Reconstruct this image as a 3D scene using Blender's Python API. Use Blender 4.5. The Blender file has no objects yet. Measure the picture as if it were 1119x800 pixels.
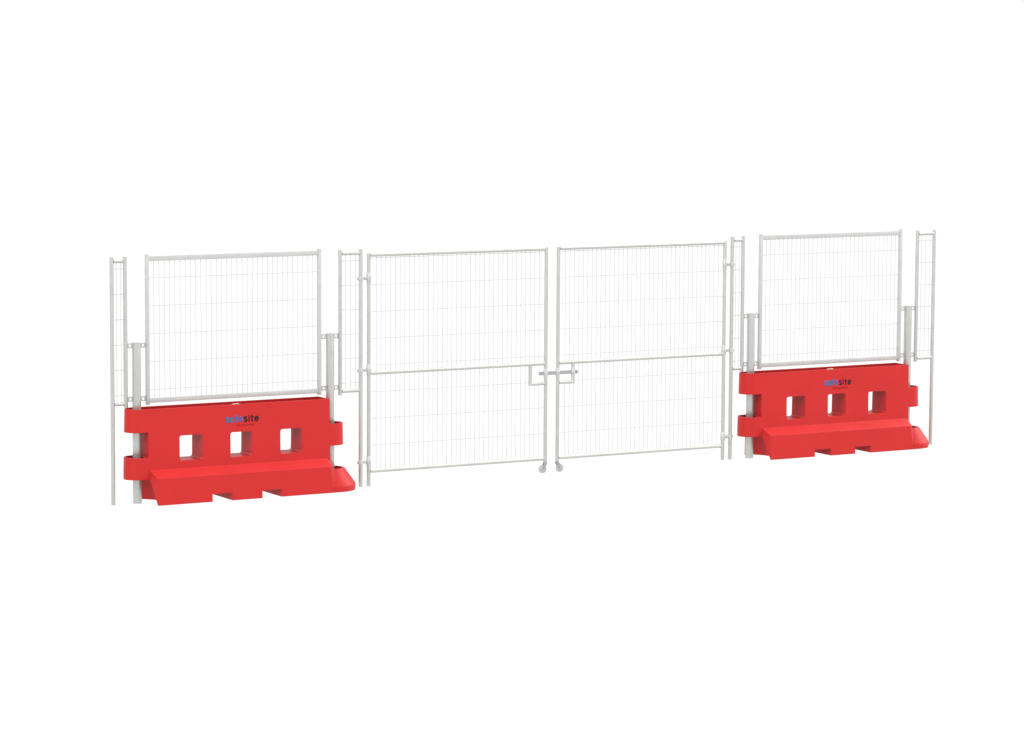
import bpy, bmesh, math
from mathutils import Vector, Matrix

sc = bpy.context.scene
C = sc.collection
PI = math.pi
H = 2.2                      # height of the tall fence posts
SHIFT = 6.5286               # distance between the two barrier bays

# ------------------------------------------------------------------ materials
def new_mat(name):
    m = bpy.data.materials.new(name); m.use_nodes = True
    return m, m.node_tree.nodes, m.node_tree.links, m.node_tree.nodes['Principled BSDF']

def metal(name, base, rough=.45, metallic=.25, vary=.06):
    m, N, L, b = new_mat(name)
    tc = N.new('ShaderNodeTexCoord')
    n1 = N.new('ShaderNodeTexNoise'); n1.inputs['Scale'].default_value = 9; n1.inputs['Detail'].default_value = 5
    v = N.new('ShaderNodeTexVoronoi'); v.inputs['Scale'].default_value = 90
    L.new(tc.outputs['Object'], n1.inputs['Vector']); L.new(tc.outputs['Object'], v.inputs['Vector'])
    mx = N.new('ShaderNodeMath'); mx.operation = 'ADD'
    sv = N.new('ShaderNodeMath'); sv.operation = 'MULTIPLY'; sv.inputs[1].default_value = .25
    L.new(v.outputs['Distance'], sv.inputs[0]); L.new(n1.outputs['Fac'], mx.inputs[0]); L.new(sv.outputs[0], mx.inputs[1])
    r = N.new('ShaderNodeValToRGB')
    r.color_ramp.elements[0].position = .3; r.color_ramp.elements[1].position = .8
    r.color_ramp.elements[0].color = (*[c*(1-vary) for c in base], 1)
    r.color_ramp.elements[1].color = (*[c*(1+vary) for c in base], 1)
    L.new(mx.outputs[0], r.inputs['Fac']); L.new(r.outputs['Color'], b.inputs['Base Color'])
    mr = N.new('ShaderNodeMapRange'); mr.inputs['To Min'].default_value = rough-.06; mr.inputs['To Max'].default_value = rough+.06
    L.new(n1.outputs['Fac'], mr.inputs['Value']); L.new(mr.outputs['Result'], b.inputs['Roughness'])
    b.inputs['Metallic'].default_value = metallic
    return m

def plastic(name, base, rough=.42, bevel=.007, spec=.35):
    m, N, L, b = new_mat(name)
    tc = N.new('ShaderNodeTexCoord')
    n = N.new('ShaderNodeTexNoise'); n.inputs['Scale'].default_value = 3.5; n.inputs['Detail'].default_value = 6
    L.new(tc.outputs['Object'], n.inputs['Vector'])
    r = N.new('ShaderNodeValToRGB')
    r.color_ramp.elements[0].position = .3; r.color_ramp.elements[1].position = .75
    r.color_ramp.elements[0].color = (*[c*.96 for c in base], 1); r.color_ramp.elements[1].color = (*[c*1.04 for c in base], 1)
    L.new(n.outputs['Fac'], r.inputs['Fac']); L.new(r.outputs['Color'], b.inputs['Base Color'])
    n2 = N.new('ShaderNodeTexNoise'); n2.inputs['Scale'].default_value = 160; L.new(tc.outputs['Object'], n2.inputs['Vector'])
    bp = N.new('ShaderNodeBump'); bp.inputs['Strength'].default_value = .06; bp.inputs['Distance'].default_value = .002
    L.new(n2.outputs['Fac'], bp.inputs['Height'])
    if bevel:
        bv = N.new('ShaderNodeBevel'); bv.samples = 6; bv.inputs['Radius'].default_value = bevel
        L.new(bv.outputs['Normal'], bp.inputs['Normal'])
    L.new(bp.outputs['Normal'], b.inputs['Normal'])
    b.inputs['Roughness'].default_value = rough
    b.inputs['Specular IOR Level'].default_value = spec; b.inputs['IOR'].default_value = 1.32
    return m

GALV = metal('galvanised_steel', (.475, .477, .458), rough=.30, metallic=.55)
GALV_FLAT = metal('satin_steel', (.45, .45, .445), rough=.42, metallic=.4)
WIRE = metal('mesh_wire', (.42, .42, .42), rough=.5, vary=.03)
DARK = metal('zinc_plated_steel', (.32, .32, .325), rough=.35, metallic=.5)
RUBBER = plastic('grey_rubber', (.37, .37, .37), rough=.6, bevel=0)
RED = plastic('red_polyethylene', (.44, .0165, .0165), rough=.46, spec=.4)
CAP = plastic('pale_grey_plastic', (.52, .52, .49), bevel=0)
BLUE = plastic('blue_print', (.018, .105, .27), bevel=0, rough=.5)
BLACK = plastic('black_print', (.012, .005, .006), bevel=0, rough=.5)
FINE = plastic('fine_print', (.22, .010, .012), bevel=0, rough=.5)

def ground_mat():
    # translucency added to the white floor: world light from underneath washes out cast shadows
    m = bpy.data.materials.new('shadowless_white_floor'); m.use_nodes = True
    N, L = m.node_tree.nodes, m.node_tree.links
    N.remove(N['Principled BSDF']); out = N['Material Output']
    tr = N.new('ShaderNodeBsdfTranslucent'); df = N.new('ShaderNodeBsdfDiffuse')
    tc = N.new('ShaderNodeTexCoord'); n = N.new('ShaderNodeTexNoise'); n.inputs['Scale'].default_value = 2
    L.new(tc.outputs['Object'], n.inputs['Vector'])
    r = N.new('ShaderNodeValToRGB')
    r.color_ramp.elements[0].color = (.985, .985, .985, 1); r.color_ramp.elements[1].color = (1, 1, 1, 1)
    L.new(n.outputs['Fac'], r.inputs['Fac']); L.new(r.outputs['Color'], tr.inputs['Color'])
    df.inputs['Color'].default_value = (.9, .9, .9, 1)
    mx = N.new('ShaderNodeMixShader'); mx.inputs[0].default_value = .03
    L.new(tr.outputs[0], mx.inputs[1]); L.new(df.outputs[0], mx.inputs[2]); L.new(mx.outputs[0], out.inputs['Surface'])
    return m
FLOOR = ground_mat()

# ------------------------------------------------------------------ mesh helpers
def tube(bm, a, b, r, seg=20, caps=True, r2=None):
    a = Vector(a); b = Vector(b); d = b-a
    z = d.normalized(); x = z.orthogonal().normalized(); y = z.cross(x)
    r2 = r if r2 is None else r2
    A = [bm.verts.new(a+(x*math.cos(t)+y*math.sin(t))*r) for t in [2*PI*i/seg for i in range(seg)]]
    B = [bm.verts.new(b+(x*math.cos(t)+y*math.sin(t))*r2) for t in [2*PI*i/seg for i in range(seg)]]
    for i in range(seg):
        j = (i+1) % seg; bm.faces.new((A[i], A[j], B[j], B[i]))
    if caps: bm.faces.new(A[::-1]); bm.faces.new(B)

def box(bm, x0, x1, y0, y1, z0, z1, bev=0):
    v = [bm.verts.new((x, y, z)) for z in (z0, z1) for y in (y0, y1) for x in (x0, x1)]
    fs = [(0, 2, 3, 1), (4, 5, 7, 6), (0, 1, 5, 4), (2, 6, 7, 3), (0, 4, 6, 2), (1, 3, 7, 5)]
    f = [bm.faces.new([v[i] for i in q]) for q in fs]
    if bev:
        es = list({e for q in f for e in q.edges})
        bmesh.ops.bevel(bm, geom=es, offset=bev, segments=2, affect='EDGES', profile=.6)

def lathe(bm, c, prof, axis='Z', seg=24):
    """prof: list of (height, radius) along the axis through c."""
    c = Vector(c); rings = []
    for h, r in prof:
        ring = []
        for i in range(seg):
            t = 2*PI*i/seg; p = (math.cos(t)*r, math.sin(t)*r)
            v = {'Z': (p[0], p[1], h), 'Y': (p[0], h, p[1]), 'X': (h, p[0], p[1])}[axis]
            ring.append(bm.verts.new(c+Vector(v)))
        rings.append(ring)
    for A, B in zip(rings, rings[1:]):
        for i in range(seg):
            j = (i+1) % seg; bm.faces.new((A[i], A[j], B[j], B[i]))
    bm.faces.new(rings[0][::-1]); bm.faces.new(rings[-1])

def loft(bm, outlines):
    """closed solid through stacked outlines [(z, [(x,y)...])]."""
    rings = [[bm.verts.new((x, y, z)) for x, y in pts] for z, pts in outlines]
    n = len(rings[0])
    for A, B in zip(rings, rings[1:]):
        for i in range(n):
            j = (i+1) % n; bm.faces.new((A[i], A[j], B[j], B[i]))
    bm.faces.new(rings[0][::-1]); bm.faces.new(rings[-1])

def finish(bm, m, angle=35):
    bmesh.ops.recalc_face_normals(bm, faces=bm.faces)
    me = bpy.data.meshes.new('m'); bm.to_mesh(me); bm.free()
    me.shade_smooth(); me.set_sharp_from_angle(angle=math.radians(angle))
    if m: me.materials.append(m)
    return me

def obj(name, bm, m, parent=None, angle=35):
    me = finish(bm, m, angle) if isinstance(bm, bmesh.types.BMesh) else bm
    me.name = name
    o = bpy.data.objects.new(name, me); C.objects.link(o)
    if parent: o.parent = parent
    return o

def build(name, m, parent, fn, angle=35):
    bm = bmesh.new(); fn(bm); return obj(name, bm, m, parent, angle)

def thing(name, label, cat, loc=(0, 0, 0), group=None):
    o = bpy.data.objects.new(name, None); C.objects.link(o)
    o.empty_display_size = .1
    o.location = loc; o['label'] = label; o['category'] = cat
    if group: o['group'] = group
    return o

def dup(root, loc, label):
    r = root.copy(); C.objects.link(r); r.location = loc; r['label'] = label
    for ch in list(root.children):
        c = ch.copy(); C.objects.link(c); c.parent = r
        for g in list(ch.children):
            d = g.copy(); C.objects.link(d); d.parent = c
    return r

def solid(fn):
    bm = bmesh.new(); fn(bm)
    o = bpy.data.objects.new('tmp', finish(bm, None)); C.objects.link(o); return o

def boolean(a, b, op):
    md = a.modifiers.new('b', 'BOOLEAN'); md.operation = op; md.object = b; md.solver = 'EXACT'
    dg = bpy.context.evaluated_depsgraph_get(); dg.update()
    me = bpy.data.meshes.new_from_object(a.evaluated_get(dg))
    a.modifiers.clear(); old = a.data; a.data = me
    bpy.data.meshes.remove(old); bpy.data.objects.remove(b, do_unlink=True)

# ------------------------------------------------------------------ setting
g = build('ground', FLOOR, None, lambda bm: bmesh.ops.create_grid(bm, x_segments=8, y_segments=8, size=600))
g['kind'] = 'structure'

# ------------------------------------------------------------------ barrier (local x = x measured from the bay's first post)
TL, TR = .230, 2.140
def half(z): return .122-.012*max(0, z-.3)/.55
def stadium(xl, xr, w, n=14):
    pts = [(xl-w*math.sin(PI*i/n), w*math.cos(PI*i/n)*1) for i in range(n+1)]       # left round, from +y to -y
    pts += [(xr+w*math.sin(PI*i/n), -w*math.cos(PI*i/n)) for i in range(n+1)]
    return pts
def barrier_mesh():
    a = solid(lambda bm: loft(bm, [(z, stadium(TL, TR, half(z))) for z in (.1, .3, .848)]))
    xl = lambda y: .330-(.031/.11)*(.23-abs(y)) if abs(y) > .1 else .297
    def foot(bm):
        def ring(z, w, xc=2.05, k=.90):
            w2 = w*.5
            return (z, [(xl(w), -w), (xc, -w), (2.115, -w*k), (2.115, w*k), (xc, w), (xl(w), w), (xl(w2), w2), (xl(w2), -w2)])
        loft(bm, [ring(0, .233, 2.06, .97), ring(.239, .228, 2.035, .60), ring(.308, .116, 2.035, .5)])
    boolean(a, solid(foot), 'UNION')
    boolean(a, solid(lambda bm: lathe(bm, (TR, 0, 0), [(0.0005, .232), (.045, .235), (.06, .231), (.2, .133)], seg=64)), 'UNION')
    D = 'DIFFERENCE'
    # gaps between the interlocking lugs
    boolean(a, solid(lambda bm: box(bm, -.2, .291, -.3, .3, .417, .641)), D)
    boolean(a, solid(lambda bm: lathe(bm, (TL, 0, 0), [(-.02, .254), (0, .25), (.221, .14)], seg=64)), D)
    boolean(a, solid(lambda bm: box(bm, 2.078, 2.6, -.3, .3, .616, .95)), D)
    boolean(a, solid(lambda bm: box(bm, 2.080, 2.6, -.3, .3, .2003, .417)), D)
    # window openings with rounded corners
    for x0, x1 in ((.590, .814), (1.086, 1.300), (1.581, 1.799)):
        def win(bm):
            z0, z1, r = .374, .598, .022
            pts = []
            for cx, cz, a0 in ((x1-r, z1-r, 0), (x0+r, z1-r, 90), (x0+r, z0+r, 180), (x1-r, z0+r, 270)):
                for k in range(6):
                    t = math.radians(a0+18*k); pts.append((cx+r*math.cos(t), cz+r*math.sin(t)))
            A = [bm.verts.new((x, -.3, z)) for x, z in pts]; B = [bm.verts.new((x, .3, z)) for x, z in pts]
            n = len(pts)
            for i in range(n): bm.faces.new((A[i], A[(i+1) % n], B[(i+1) % n], B[i]))
            bm.faces.new(A[::-1]); bm.faces.new(B)
        boolean(a, solid(win), D)
    # fork pockets under the foot
    for x0, x1 in ((.857, 1.051), (1.347, 1.537)):
        boolean(a, solid(lambda bm: box(bm, x0, x1, -.4, .4, -.05, .068)), D)
    # recessed tops of the body and lugs
    def rec(xl_, xr_, w, z0, z1, clipL=None, clipR=None):
        pts = stadium(xl_, xr_, w)
        pts = [(min(max(x, clipL if clipL is not None else -9), clipR if clipR is not None else 9), y) for x, y in pts]
        out = []
        for p in pts:
            if not out or (abs(p[0]-out[-1][0])+abs(p[1]-out[-1][1])) > 1e-5: out.append(p)
        return solid(lambda bm: loft(bm, [(z0, out), (z1, out)]))
    boolean(a, rec(TL, TR, half(.85)-.013, .76, .9, clipR=2.064), D)
    boolean(a, rec(TL, TR, half(.4)-.013, .345, .45, clipR=.276), D)
    boolean(a, rec(TL, TR, half(.6)-.013, .545, .65, clipL=2.094), D)
    boolean(a, rec(TL, TR, .112, .12, .23, clipL=2.094), D)
    me = a.data.copy(); bpy.data.objects.remove(a, do_unlink=True)
    me.materials.clear(); me.materials.append(RED)
    me.shade_smooth(); me.set_sharp_from_angle(angle=math.radians(30))
    return me

def text_mesh(s, size, x, z, y, m, offset=0., track=1.):
    cu = bpy.data.curves.new('t', 'FONT'); cu.body = s; cu.size = size; cu.offset = offset
    cu.extrude = .0015; cu.space_character = track
    o = bpy.data.objects.new('t', cu); C.objects.link(o)
    dg = bpy.context.evaluated_depsgraph_get(); dg.update()
    me = bpy.data.meshes.new_from_object(o.evaluated_get(dg))
    bpy.data.objects.remove(o, do_unlink=True)
    slope = math.atan(.012/.55)
    me.transform(Matrix.Translation((x, y, z)) @ Matrix.Rotation(PI/2-slope, 4, 'X'))
    me.materials.clear(); me.materials.append(m)
    return me, max(v.co.x for v in me.vertices)

BG = 'red interlocking barriers'
bar = thing('plastic_barrier', 'red plastic barrier with three windows, larger and nearer of the two, left of the gate', 'barrier', (0, 0, 0), BG)
body = obj('barrier_body', barrier_mesh(), RED, bar)
yt = -half(.68)-.001
# the two words are drawn as rounded strokes on a unit x-height grid
def arc(cx, cy, rx, ry, a0, a1, n=12):
    return [(cx+rx*math.cos(math.radians(a0+(a1-a0)*i/n)), cy+ry*math.sin(math.radians(a0+(a1-a0)*i/n))) for i in range(n+1)]
GL = {
 's': (.56, [arc(.28, .73, .24, .23, 30, 250, 10)+arc(.28, .27, .24, .23, 80, -150, 10)]),
 'a': (.74, [arc(.36, .46, .32, .42, 0, 360, 18), [(.68, .90), (.68, .04)]]),
 'f': (.46, [[(.20, .04), (.20, 1.02)]+arc(.42, 1.02, .22, .24, 180, 95, 6), [(.02, .86), (.42, .86)]]),
 'e': (.72, [[(.05, .48), (.67, .48)]+arc(.36, .48, .31, .42, 0, 315, 18)]),
 'i': (.20, [[(.10, .04), (.10, .90)], [(.10, 1.15), (.10, 1.20)]]),
 't': (.44, [[(.18, 1.16), (.18, .25)]+arc(.36, .25, .18, .21, 180, 280, 6), [(.0, .88), (.42, .88)]]),
}
def word(txt, x0, x1, z0, xh, r, y):
    """stroke letters from x0 to x1, laid on the slightly leaning front face."""
    gap = .26; tot = sum(GL[c][0] for c in txt)+gap*(len(txt)-1); sx = (x1-x0)/tot; cur = 0
    bm = bmesh.new(); lean = .012/.55
    for c in txt:
        wd, strokes = GL[c]
        for pl in strokes:
            P = [Vector((x0+(cur+px)*sx, 0, z0+py*xh)) for px, py in pl]
            for a, b in zip(P, P[1:]):
                d = (b-a).normalized()*r*.35
                tube(bm, a-d, b+d, r, 8)
        cur += wd+gap
    for v in bm.verts: v.co.y = y+v.co.y*.3+(v.co.z-z0)*lean
    return finish(bm, None)
m1 = word('safe', 1.043, 1.205,   .688, .046, .0069, yt+.0005); m1.materials.append(BLUE)
lg = obj('logo_lettering', m1, BLUE, body); lg['label'] = 'blue safe lettering'
m2 = word('site', 1.222, 1.365, .687, .046, .0065, yt+.0005); m2.materials.append(BLACK)
lg = obj('logo_lettering', m2, BLACK, body); lg['label'] = 'black site lettering'
m3, _ = text_mesh('F A C I L I T I E S', .024, 1.150, .650, yt-.001, FINE)
lg = obj('logo_lettering', m3, FINE, body); lg['label'] = 'tiny dark red lettering'
def cap(bm):
    lathe(bm, (1.196, 0, 0), [(.755, .034), (.820, .034), (.821, .044), (.831, .044), (.835, .040)], seg=32)
    box(bm, 1.168, 1.224, -.006, .006, .834, .842, .002)
build('filler_cap', CAP, bar, cap)
dup(bar, (SHIFT, 0, 0), 'red plastic barrier with three windows, smaller and farther of the two, right of the gate')

# ------------------------------------------------------------------ support posts standing through the barrier lugs
def plate(bm, x0, x1, z0, z1, r=.0115, y=.003):
    cx, cz = (x0+x1)/2, (z0+z1)/2; n = 24; rings = []
    hx, hz = (x1-x0)/2, (z1-z0)/2
    for yy in (-y, y):
        o_, i_ = [], []
        for k in range(n):
            t = 2*PI*k/n+PI/4; c, s = math.cos(t), math.sin(t); q = max(abs(c), abs(s))
            o_.append(bm.verts.new((cx+hx*c/q, yy, cz+hz*s/q))); i_.append(bm.verts.new((cx+r*c, yy, cz+r*s)))
        rings.append((o_, i_))
    (o0, i0), (o1, i1) = rings
    for k in range(n):
        j = (k+1) % n
        bm.faces.new((o0[k], o0[j], i0[j], i0[k])); bm.faces.new((o1[j], o1[k], i1[k], i1[j]))
        bm.faces.new((o0[j], o0[k], o1[k], o1[j])); bm.faces.new((i0[k], i0[j], i1[j], i1[k]))
def support(x, xa, xb, label):
    """xa, xb: world x of the faces of the neighbouring uprights the ears reach."""
    t = thing('support_post', label, 'post', (x, 0, 0), 'thick round posts through the barrier lugs')
    r = .039
    build('post', GALV, t, lambda bm: lathe(bm, (0, 0, 0), [(0, r-.002), (.003, r), (1.432, r), (1.4325, r-.004), (1.40, r-.0045)], seg=40))
    build('top_plate', GALV_FLAT, t, lambda bm: lathe(bm, (0, 0, 0), [(1.418, r-.0046), (1.424, r-.0046)], seg=40))
    for z in (1.409, .934):
        for s, e in ((-1, xa-x), (1, xb-x)):
            a0, a1 = sorted((s*(r-.002), e-s*.001))
            build('bracket_ear', GALV_FLAT, t, lambda bm: plate(bm, a0, a1, z-.0225, z+.0225))
    return t
for k, where in ((0, 'left red barrier'), (1, 'right red barrier')):
    dx = k*SHIFT
    support(TL+dx, .126+.019+dx, .336-.016+dx, 'thick grey round steel post through the left lugs of the '+where)
    support(TR+dx, 2.030+.016+dx, 2.243-.019+dx, 'thick grey round steel post behind the right end of the '+where)

# ------------------------------------------------------------------ mesh
WR = .0022
def wires(bm, x0, x1, z0, z1, xs, zs, hole=None, y=0):
    for x in xs:
        seg = [(z0, z1)]
        if hole and hole[0] < x < hole[1]: seg = [(z0, hole[2]), (hole[3], z1)]
        for a, b in seg:
            if b-a > .01: tube(bm, (x, y-WR*.9, a), (x, y-WR*.9, b), WR, 6, False)
    for z in zs:
        seg = [(x0, x1)]
        if hole and hole[2] < z < hole[3]: seg = [(x0, hole[0]), (hole[1], x1)]
        for a, b in seg:
            if b-a > .004: tube(bm, (a, y+WR*.9, z), (b, y+WR*.9, z), WR, 6, False)
def steps(a, b, p):
    n = int((b-a)/p); o = ((b-a)-n*p)/2
    return [a+o+i*p for i in range(n+1) if p*.3 < a+o+i*p-a < b-a-p*.3]

# wide framed panel above each barrier
def wide_panel(x, label):
    t = thing('mesh_panel', label, 'fence panel', (x, 0, 0), 'wide wire panels above the barriers')
    a, b, w = .336, 2.030, .016
    for c in (a, b):
        build('upright', GALV_FLAT, t, lambda bm: box(bm, c-w, c+w, -w, w, .877, 2.214, .003))
    for z0, z1, nm in ((2.153, 2.198, 'top_rail'), (.893, .935, 'bottom_rail')):
        build(nm, GALV_FLAT, t, lambda bm: box(bm, a+w, b-w, -w+.003, w-.003, z0, z1, .003))
    build('wire_mesh', WIRE, t, lambda bm: wires(bm, a+w, b-w, .934, 2.155, steps(a+.005, b-.005, .0505), [2.004-.2485*i for i in range(5)]))
    return t
p = wide_panel(0, 'wide wire mesh panel in a flat grey frame above the left red barrier')
dup(p, (SHIFT, 0, 0), 'wide wire mesh panel in a flat grey frame above the right red barrier')

# narrow panels: one long post to the ground, one short upright beside the support post
def narrow(x, w, long_left, label):
    t = thing('narrow_mesh_panel', label, 'fence panel', (x, 0, 0), 'narrow wire panels beside the support posts')
    r = .0185
    zl = 0 if long_left else .862; zr = .862 if long_left else 0
    for xx, z0 in ((0, zl), (w, zr)):
        def post(bm):
            lathe(bm, (xx, 0, 0), [(z0, r-.001), (z0+.002, r), (H-.002, r), (H, r-.0015)], seg=28)
        build('post' if z0 == 0 else 'short_upright', GALV, t, post)
    for z, nm in ((2.162, 'top_rail'), (.897, 'bottom_rail')):
        build(nm, GALV, t, lambda bm: tube(bm, (r*.9, 0, z), (w-r*.9, 0, z), .0178, 20))
    n = 2 if w < .2 else 3
    build('wire_mesh', WIRE, t, lambda bm: wires(bm, r, w-r, .90, 2.16, [w*(i+1)/(n+1) for i in range(n)], [2.093-.2246*i for i in range(6)]))
    return t
A = narrow(0, .1265, True, 'narrow wire panel on a long thin post, the leftmost piece of fence in the photo')
dup(A, (SHIFT, 0, 0), 'narrow wire panel hinged to the right gate leaf, its long post next to the gate')
B = narrow(2.243, .210, False, 'narrow wire panel hinged to the left gate leaf, its long post next to the gate')
dup(B, (2.243+SHIFT, 0, 0), 'narrow wire panel on a long thin post, the rightmost piece of fence in the photo')

# ------------------------------------------------------------------ gate leaves
def bulge(bm, x, z, r0, r1, h):
    lathe(bm, (x, 0, z), [(-h/2, r0+.0005), (-h/2+.008, r0+.002), (-h*.2, r1-.002), (-.012, r1), (.012, r1), (h*.2, r1-.002), (h/2-.008, r0+.003), (h/2, r0+.0005)], seg=24)
def leaf(xh, xm, label, latch):
    """xh: hinge side post, xm: middle post."""
    t = thing('gate_leaf', label, 'gate', (xh, 0, 0), 'pair of wire mesh gate leaves')
    s = 1 if xm > xh else -1; W = abs(xm-xh); r = .0175; zt = 2.157
    build('hinge_post', GALV, t, lambda bm: lathe(bm, (0, 0, 0), [(0, r-.001), (.002, r), (zt-.002, r), (zt, r-.002)], seg=28))
    build('meeting_post', GALV, t, lambda bm: lathe(bm, (s*W, 0, 0), [(.108, r-.001), (.110, r), (zt-.002, r), (zt, r-.002)], seg=28))
    for z, nm in ((2.141, 'top_rail'), (1.050, 'middle_rail'), (.140, 'bottom_rail')):
        build(nm, GALV, t, lambda bm: tube(bm, (s*r*.8, 0, z), (s*(W-r*.8), 0, z), .0178, 20))
    hx = s*(W-.169); zb = .861
    def hf(bm):
        tube(bm, (hx, 0, 1.04), (hx, 0, zb-.016), .0175, 20)
        tube(bm, (hx, 0, zb), (s*(W-r*.8), 0, zb), .0165, 20)
    build('handle_frame', GALV, t, hf)
    lo, hi = sorted((hx, s*W)); hole = (lo, hi, zb, 1.05)
    L0, L1 = sorted((s*r, s*(W-r)))
    build('wire_mesh', WIRE, t, lambda bm: wires(bm, L0, L1, .14, 2.14, steps(L0, L1, .0495), [2.112-.2475*i for i in range(8)], hole))
    # hinges reaching to the fixed post of the neighbouring narrow panel
    gap = .084
    for z in (1.926, 1.080, .227):
        def hg(bm):
            bulge(bm, 0, z, r, .0245, .104)
            tube(bm, (-s*.02, 0, z), (-s*(gap-.018), 0, z), .0095, 16)
            tube(bm, (-s*.034, 0, z), (-s*.044, 0, z), .015, 6)
            lathe(bm, (-s*gap, 0, z), [(-.021, .0215), (-.018, .0245), (.018, .0245), (.021, .0215)], seg=28)
            tube(bm, (-s*(gap+.022), 0, z), (-s*(gap+.032), 0, z), .012, 6)
        build('hinge', GALV_FLAT, t, hg)
    # caster under the meeting post
    def fork(bm):
        lathe(bm, (s*W, 0, 0), [(.094, .019), (.108, .019)], seg=20)
        for yy in (-.014, .014):
            cx, cz = s*(W-.027), .042
            pts = [(s*W-.016, .094), (s*W+.016, .094), (cx+.010, cz-.006), (cx-.010, cz-.006)]
            A_ = [bm.verts.new((x_, yy-.002, z_)) for x_, z_ in pts]; B_ = [bm.verts.new((x_, yy+.002, z_)) for x_, z_ in pts]
            for i in range(4): bm.faces.new((A_[i], A_[(i+1) % 4], B_[(i+1) % 4], B_[i]))
            bm.faces.new(A_[::-1]); bm.faces.new(B_)
        tube(bm, (s*(W-.027), -.020, .042), (s*(W-.027), .020, .042), .006, 12)
    f = build('caster', DARK, t, fork)
    build('wheel', RUBBER, f, lambda bm: lathe(bm, (s*(W-.027), 0, .041), [(-.0115, .018), (-.0115, .032), (-.009, .039), (.009, .039), (.0115, .032), (.0115, .018)], 'Y', 32))
    build('wheel_hub', GALV_FLAT, f, lambda bm: lathe(bm, (s*(W-.027), 0, .041), [(-.013, .010), (-.0125, .017), (.0125, .017), (.013, .010)], 'Y', 24))
    build('latch_collar', GALV_FLAT, t, lambda bm: bulge(bm, s*W, .957, r, .0225, .09))
    if latch:
        build('latch_collar', GALV_FLAT, t, lambda bm: bulge(bm, hx, .957, r, .0225, .09))
        def bar_(bm):
            box(bm, 4.350-xh, 4.750-xh, -.008, .008, .939, .973, .002)
            tube(bm, (4.745-xh, 0, .955), (4.757-xh, 0, .955), .010, 12)
            tube(bm, (4.757-xh, 0, .955), (4.768-xh, 0, .955), .017, 16)
        build('latch_bar', DARK, t, bar_)
    return t
leaf(2.537, 4.423, 'left leaf of the tall double gate, wire mesh in a thin round tube frame', False)
leaf(6.442, 4.556, 'right leaf of the tall double gate, carrying the dark sliding latch bar', True)

# ------------------------------------------------------------------ camera (solved from the photograph's vanishing lines)
def camera():
    yaw, pit, rol = [math.radians(v) for v in (-29.6699, -6.0839, .3054)]
    f = Vector((-math.sin(yaw)*math.cos(pit), math.cos(yaw)*math.cos(pit), math.sin(pit)))
    r = f.cross(Vector((0, 0, 1))).normalized(); u = r.cross(f)
    r, u = r*math.cos(rol)+u*math.sin(rol), -r*math.sin(rol)+u*math.cos(rol)
    cd = bpy.data.cameras.new('camera'); cd.sensor_width = 36; cd.lens = 3526.95/1119*36
    cd.clip_start = .5; cd.clip_end = 3000
    o = bpy.data.objects.new('camera', cd); C.objects.link(o)
    M = Matrix((r, u, -f)).transposed().to_4x4(); M.translation = Vector((-10.9398, -26.3206, 4.2718))
    o.matrix_world = M
    sc.camera = o
camera()

# ------------------------------------------------------------------ light: a white studio dome, brighter overhead, and one big soft lamp
w = bpy.data.worlds.new('World'); sc.world = w; w.use_nodes = True
N, L = w.node_tree.nodes, w.node_tree.links
bg = N['Background']
tc = N.new('ShaderNodeTexCoord'); sp = N.new('ShaderNodeSeparateXYZ'); L.new(tc.outputs['Generated'], sp.inputs[0])
cl = N.new('ShaderNodeMath'); cl.operation = 'MAXIMUM'; cl.inputs[1].default_value = 0; L.new(sp.outputs['Z'], cl.inputs[0])
pw = N.new('ShaderNodeMath'); pw.operation = 'POWER'; pw.inputs[1].default_value = 1.15; L.new(cl.outputs[0], pw.inputs[0])
ma = N.new('ShaderNodeMath'); ma.operation = 'MULTIPLY_ADD'; ma.inputs[1].default_value = 1.15; ma.inputs[2].default_value = 1.02
L.new(pw.outputs[0], ma.inputs[0]); L.new(ma.outputs[0], bg.inputs['Strength'])
bg.inputs['Color'].default_value = (1, 1, 1, 1)
sd = bpy.data.lights.new('key_light', 'SUN'); sd.energy = 1.4; sd.angle = math.radians(45); sd.color = (1, .995, .985)
so = bpy.data.objects.new('key_light', sd); C.objects.link(so)
so.rotation_euler = Vector((.74, .42, -.55)).to_track_quat('-Z', 'Y').to_euler()

rd = bpy.data.lights.new('rim_light', 'SUN'); rd.energy = 2.4; rd.angle = math.radians(40)
ro = bpy.data.objects.new('rim_light', rd); C.objects.link(ro)
ro.rotation_euler = Vector((-.85, .22, -.5)).to_track_quat('-Z', 'Y').to_euler()

sc.view_settings.view_transform = 'Standard'; sc.view_settings.look = 'None'
sc.view_settings.exposure = 0; sc.view_settings.gamma = 1
sc.cycles.diffuse_bounces = 1
